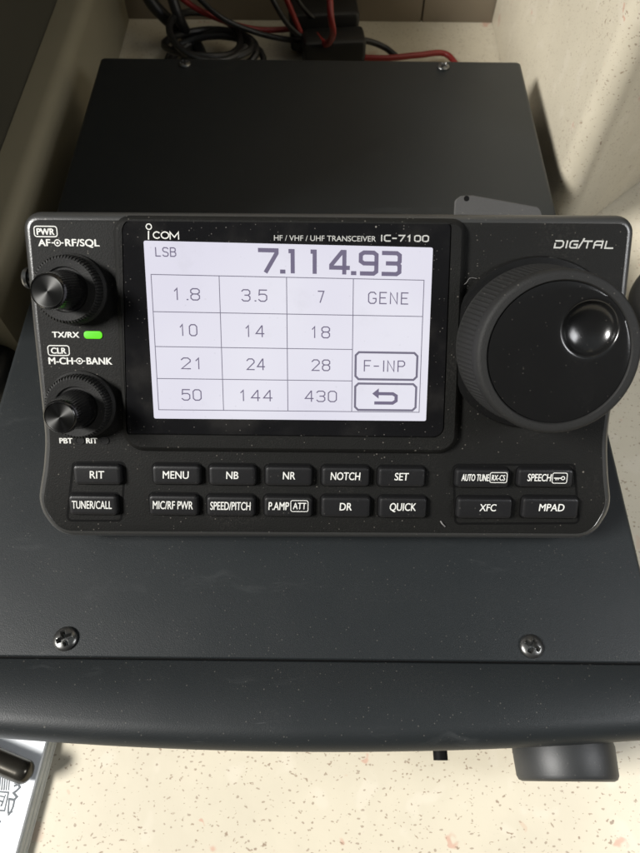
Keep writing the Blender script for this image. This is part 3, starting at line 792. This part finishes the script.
pen = MB(); L_ = d.length; d.normalize()
pts = []; rr = []
for t_, q in ((0, .05), (.25, .45), (.8, .75), (1.7, .93), (2.8, 1), (4, 1), (12, 1), (30, 1), (L_, 1)): pts.append(p1+d*(t_-3.2)); rr.append(pr_*q)
tt = [0]
rings = []; sdir = Vector((-d.y, d.x, 0))
for p, q in zip(pts, rr): rings.append([p+sdir*q*cos(2*pi*k/28)+Vector((0, 0, 1))*q*sin(2*pi*k/28) for k in range(28)])
pen.loft(rings)
M['pen'] = plain('glossy_dark_metal', (.06, .055, .045), .22, .75, nz=.1)
po = pen.build('pen', M['pen'], None, (p1.x, p1.y, bkT), smooth=50)
tag(po, 'round ended glossy dark pen lying on the white booklet', 'pen')
# ================================================================== CABLES BEHIND
def cable(name, px, r, mat, label, n=10):
    pts = [onz(x, y, ZC+zz) for x, y, zz in px]; mb = MB(); mb.tube(catmull(pts, n), r, 12)
    return tag(mb.build(name, M[mat], None, pts[0]), label, 'cable', {'red_wire': 'red wires behind the case', 'black_wire': 'black wires behind the case', 'power_cable': 'thick black cables entering behind the case'}[name])
cable('power_cable', [(136, -30, 40), (150, 0, 30), (166, 18, 20), (180, 30, 8), (196, 44, 5), (206, 70, 4)], 4.0, 'blackcable', 'thick black cable entering from the upper left beside the coil')
cable('power_cable', [(165, -30, 44), (173, 0, 34), (180, 20, 24), (188, 40, 8), (185, 70, 5)], 3.3, 'blackcable', 'second thick black cable just right of the thickest one')
pts = []
mb = MB()
for k in range(4*26):
    a_ = 2*pi*k/26; rx_, ry_ = 31-2.6*(k/26)+3*sin(k*.31)+2*sin(k*.13+1), 11+2.1*(k/26)+2.2*sin(k*.23+.5)
    c_ = onz(209, 45, ZC+18); pts.append(Vector((c_.x+rx_*cos(a_), c_.y+1.5*ry_*sin(a_), ZC+6+ 5*(k/26)+5*sin(a_+k*.05))))
mb.tube(pts, 2.1, 10); tag(mb.build('cable_coil', M['blackcable'], None, pts[0]), 'black cable coiled in several turns behind the case', 'cable')
cable('red_wire', [(172, -16, 40), (184, 0, 34), (214, 17, 26), (255, 29, 18), (296, 28, 16), (325, 20, 20)], 1.7, 'redcable', 'thin red wire sweeping from the coil to the black connector')
cable('black_wire', [(188, -16, 42), (201, 0, 36), (224, 19, 28), (258, 33, 18), (292, 40, 12), (306, 38, 10)], 1.7, 'blackcable', 'thin black wire running below the red wire to the connector')
cable('red_wire', [(278, -20, 44), (287, 0, 36), (296, 22, 24), (303, 36, 16), (318, 50, 10), (345, 56, 8), (385, 58, 8), (418, 55, 8), (446, 54, 6), (462, 74, 5)], 1.8, 'redcable', 'red wire passing below the connector and along the back edge')
cable('black_wire', [(264, -20, 44), (273, 0, 38), (286, 22, 26), (298, 34, 18), (310, 40, 14)], 1.6, 'blackcable', 'straight black wire dropping steeply left of the connector')
cable('black_wire', [(290, -20, 44), (298, 0, 36), (307, 12, 28), (316, 20, 22)], 1.4, 'blackcable', 'short black wire between the steep red wires above the connector')
cable('black_wire', [(352, 40, 16), (368, 41, 12), (384, 47, 8), (396, 56, 5)], 1.9, 'blackcable', 'short black wire leaving the connector to the right')
cable('red_wire', [(331, -25, 56), (330, 0, 50), (331, 18, 44), (333, 34, 34), (326, 44, 20), (316, 34, 18)], 1.9, 'redcable', 'bright red wire looped over the front of the black connector')
cn = MB()
cc = onz(328, 26, ZC+18)
co = (cc.x, cc.y, ZC)
con = thing('fuse_connector', 'dark two lobed plastic wire connector among the red and black wires', 'connector', co)
def TC(u, v, h_): return Vector((cc.x+u*cos(.1)-v*sin(.1), cc.y+u*sin(.1)+v*cos(.1), ZC+2+h_))
for (u0, v0, u1, v1, z0, z1) in ((-24, -2, 20, 20, 2, 24), (-17, -22, 22, -3, 0, 18)):
    mb = MB(); p = rrect(u0, v0, u1, v1, 3, 5); slab(mb, p, [(1, z0), (0, z0+1), (0, z1-2.5), (.8, z1-.8), (2.2, z1)], TC); mb.build('housing', M['blackcable'], con, co)
mb = MB(); mb.box(-8, 6, -4, 0, 8, 16, TC); mb.build('latch', M['redcable'], con, co, smooth=0)
# dark cable and bag strap beside the case at the frame edges
mb = MB(); pr = [onz(x, y, ZC+z) for x, y, z in ((720, 235, 20), (672, 262, 12), (646, 285, 8), (641, 310, 8), (662, 345, 14))]
mb.tube(catmull(pr, 10), 5.5, 16); tag(mb.build('thick_cable', M['blackcable'], None, pr[2]), 'thick black cable on the countertop behind the tuning knob, at the right edge', 'cable')
mb = MB(); pr = [onz(x, y, ZC+z) for x, y, z in ((-30, 290, 14), (-8, 330, 12), (1, 352, 12), (-2, 380, 12), (-30, 420, 12))]
mb.tube(catmull(pr, 10), 7, 16); tag(mb.build('thick_cable', M['blackcable'], None, pr[2]), 'thick black cable on the countertop at the left edge beside the case', 'cable')
# ================================================================== CAMERA, LIGHT
cd = bpy.data.cameras.new('camera'); cam = bpy.data.objects.new('camera', cd); COL.objects.link(cam); SC.camera = cam
cx_ = rt*cos(ROLL)+up*sin(ROLL); cy_ = -rt*sin(ROLL)+up*cos(ROLL); cz_ = -fw
m3 = Matrix((cx_, cy_, cz_)).transposed().to_4x4(); m3.translation = W((0, 0, 0)); cam.matrix_world = m3
cd.sensor_fit = 'HORIZONTAL'; cd.sensor_width = 6.4; cd.lens = 6.4*F/640; cd.clip_start = .005; cd.clip_end = 50
cd.dof.use_dof = True; cd.dof.focus_distance = .19; cd.dof.aperture_fstop = 6.4/1.0
def area(name, pos, tgt, size, watts, col):
    ld = bpy.data.lights.new(name, 'AREA'); ld.shape = 'RECTANGLE'; ld.size, ld.size_y = size; ld.energy = watts; ld.color = col
    o = bpy.data.objects.new(name, ld); COL.objects.link(o); p = W(pos); o.location = p
    o.rotation_euler = (W(tgt)-p).to_track_quat('-Z', 'Y').to_euler(); return o
area('window_light', (20-2150, 180-790, -200+1930), (20, 180, -200), (1.0, .5), 212, (1, .98, .945))
area('right_fill_light', (470, -40, 170), (175, 110, -250), (.2, .2), .5, (.97, .98, 1)).data.spread = R(75)  # added fill lamp, brightens the countertop right of the case
wd = bpy.data.worlds.new('World'); SC.world = wd; wd.use_nodes = True
wn, wl = wd.node_tree.nodes, wd.node_tree.links     # pale ceiling overhead, darker room at eye level
wc = wn.new('ShaderNodeTexCoord'); ws = wn.new('ShaderNodeSeparateXYZ'); wl.new(wc.outputs['Generated'], ws.inputs[0])
wr = wn.new('ShaderNodeValToRGB'); wr.color_ramp.interpolation = 'EASE'; wl.new(ws.outputs['Z'], wr.inputs[0])
wr.color_ramp.elements[0].position = .72; wr.color_ramp.elements[0].color = (.006, .006, .006, 1)
wr.color_ramp.elements[1].position = .97; wr.color_ramp.elements[1].color = (.18, .205, .22, 1)
wl.new(wr.outputs[0], wn['Background'].inputs[0]); wn['Background'].inputs[1].default_value = 1.0
SC.view_settings.view_transform = 'Standard'; SC.view_settings.look = 'None'; SC.view_settings.gamma = 1; SC.view_settings.exposure = 0
SC.render.engine = 'CYCLES'
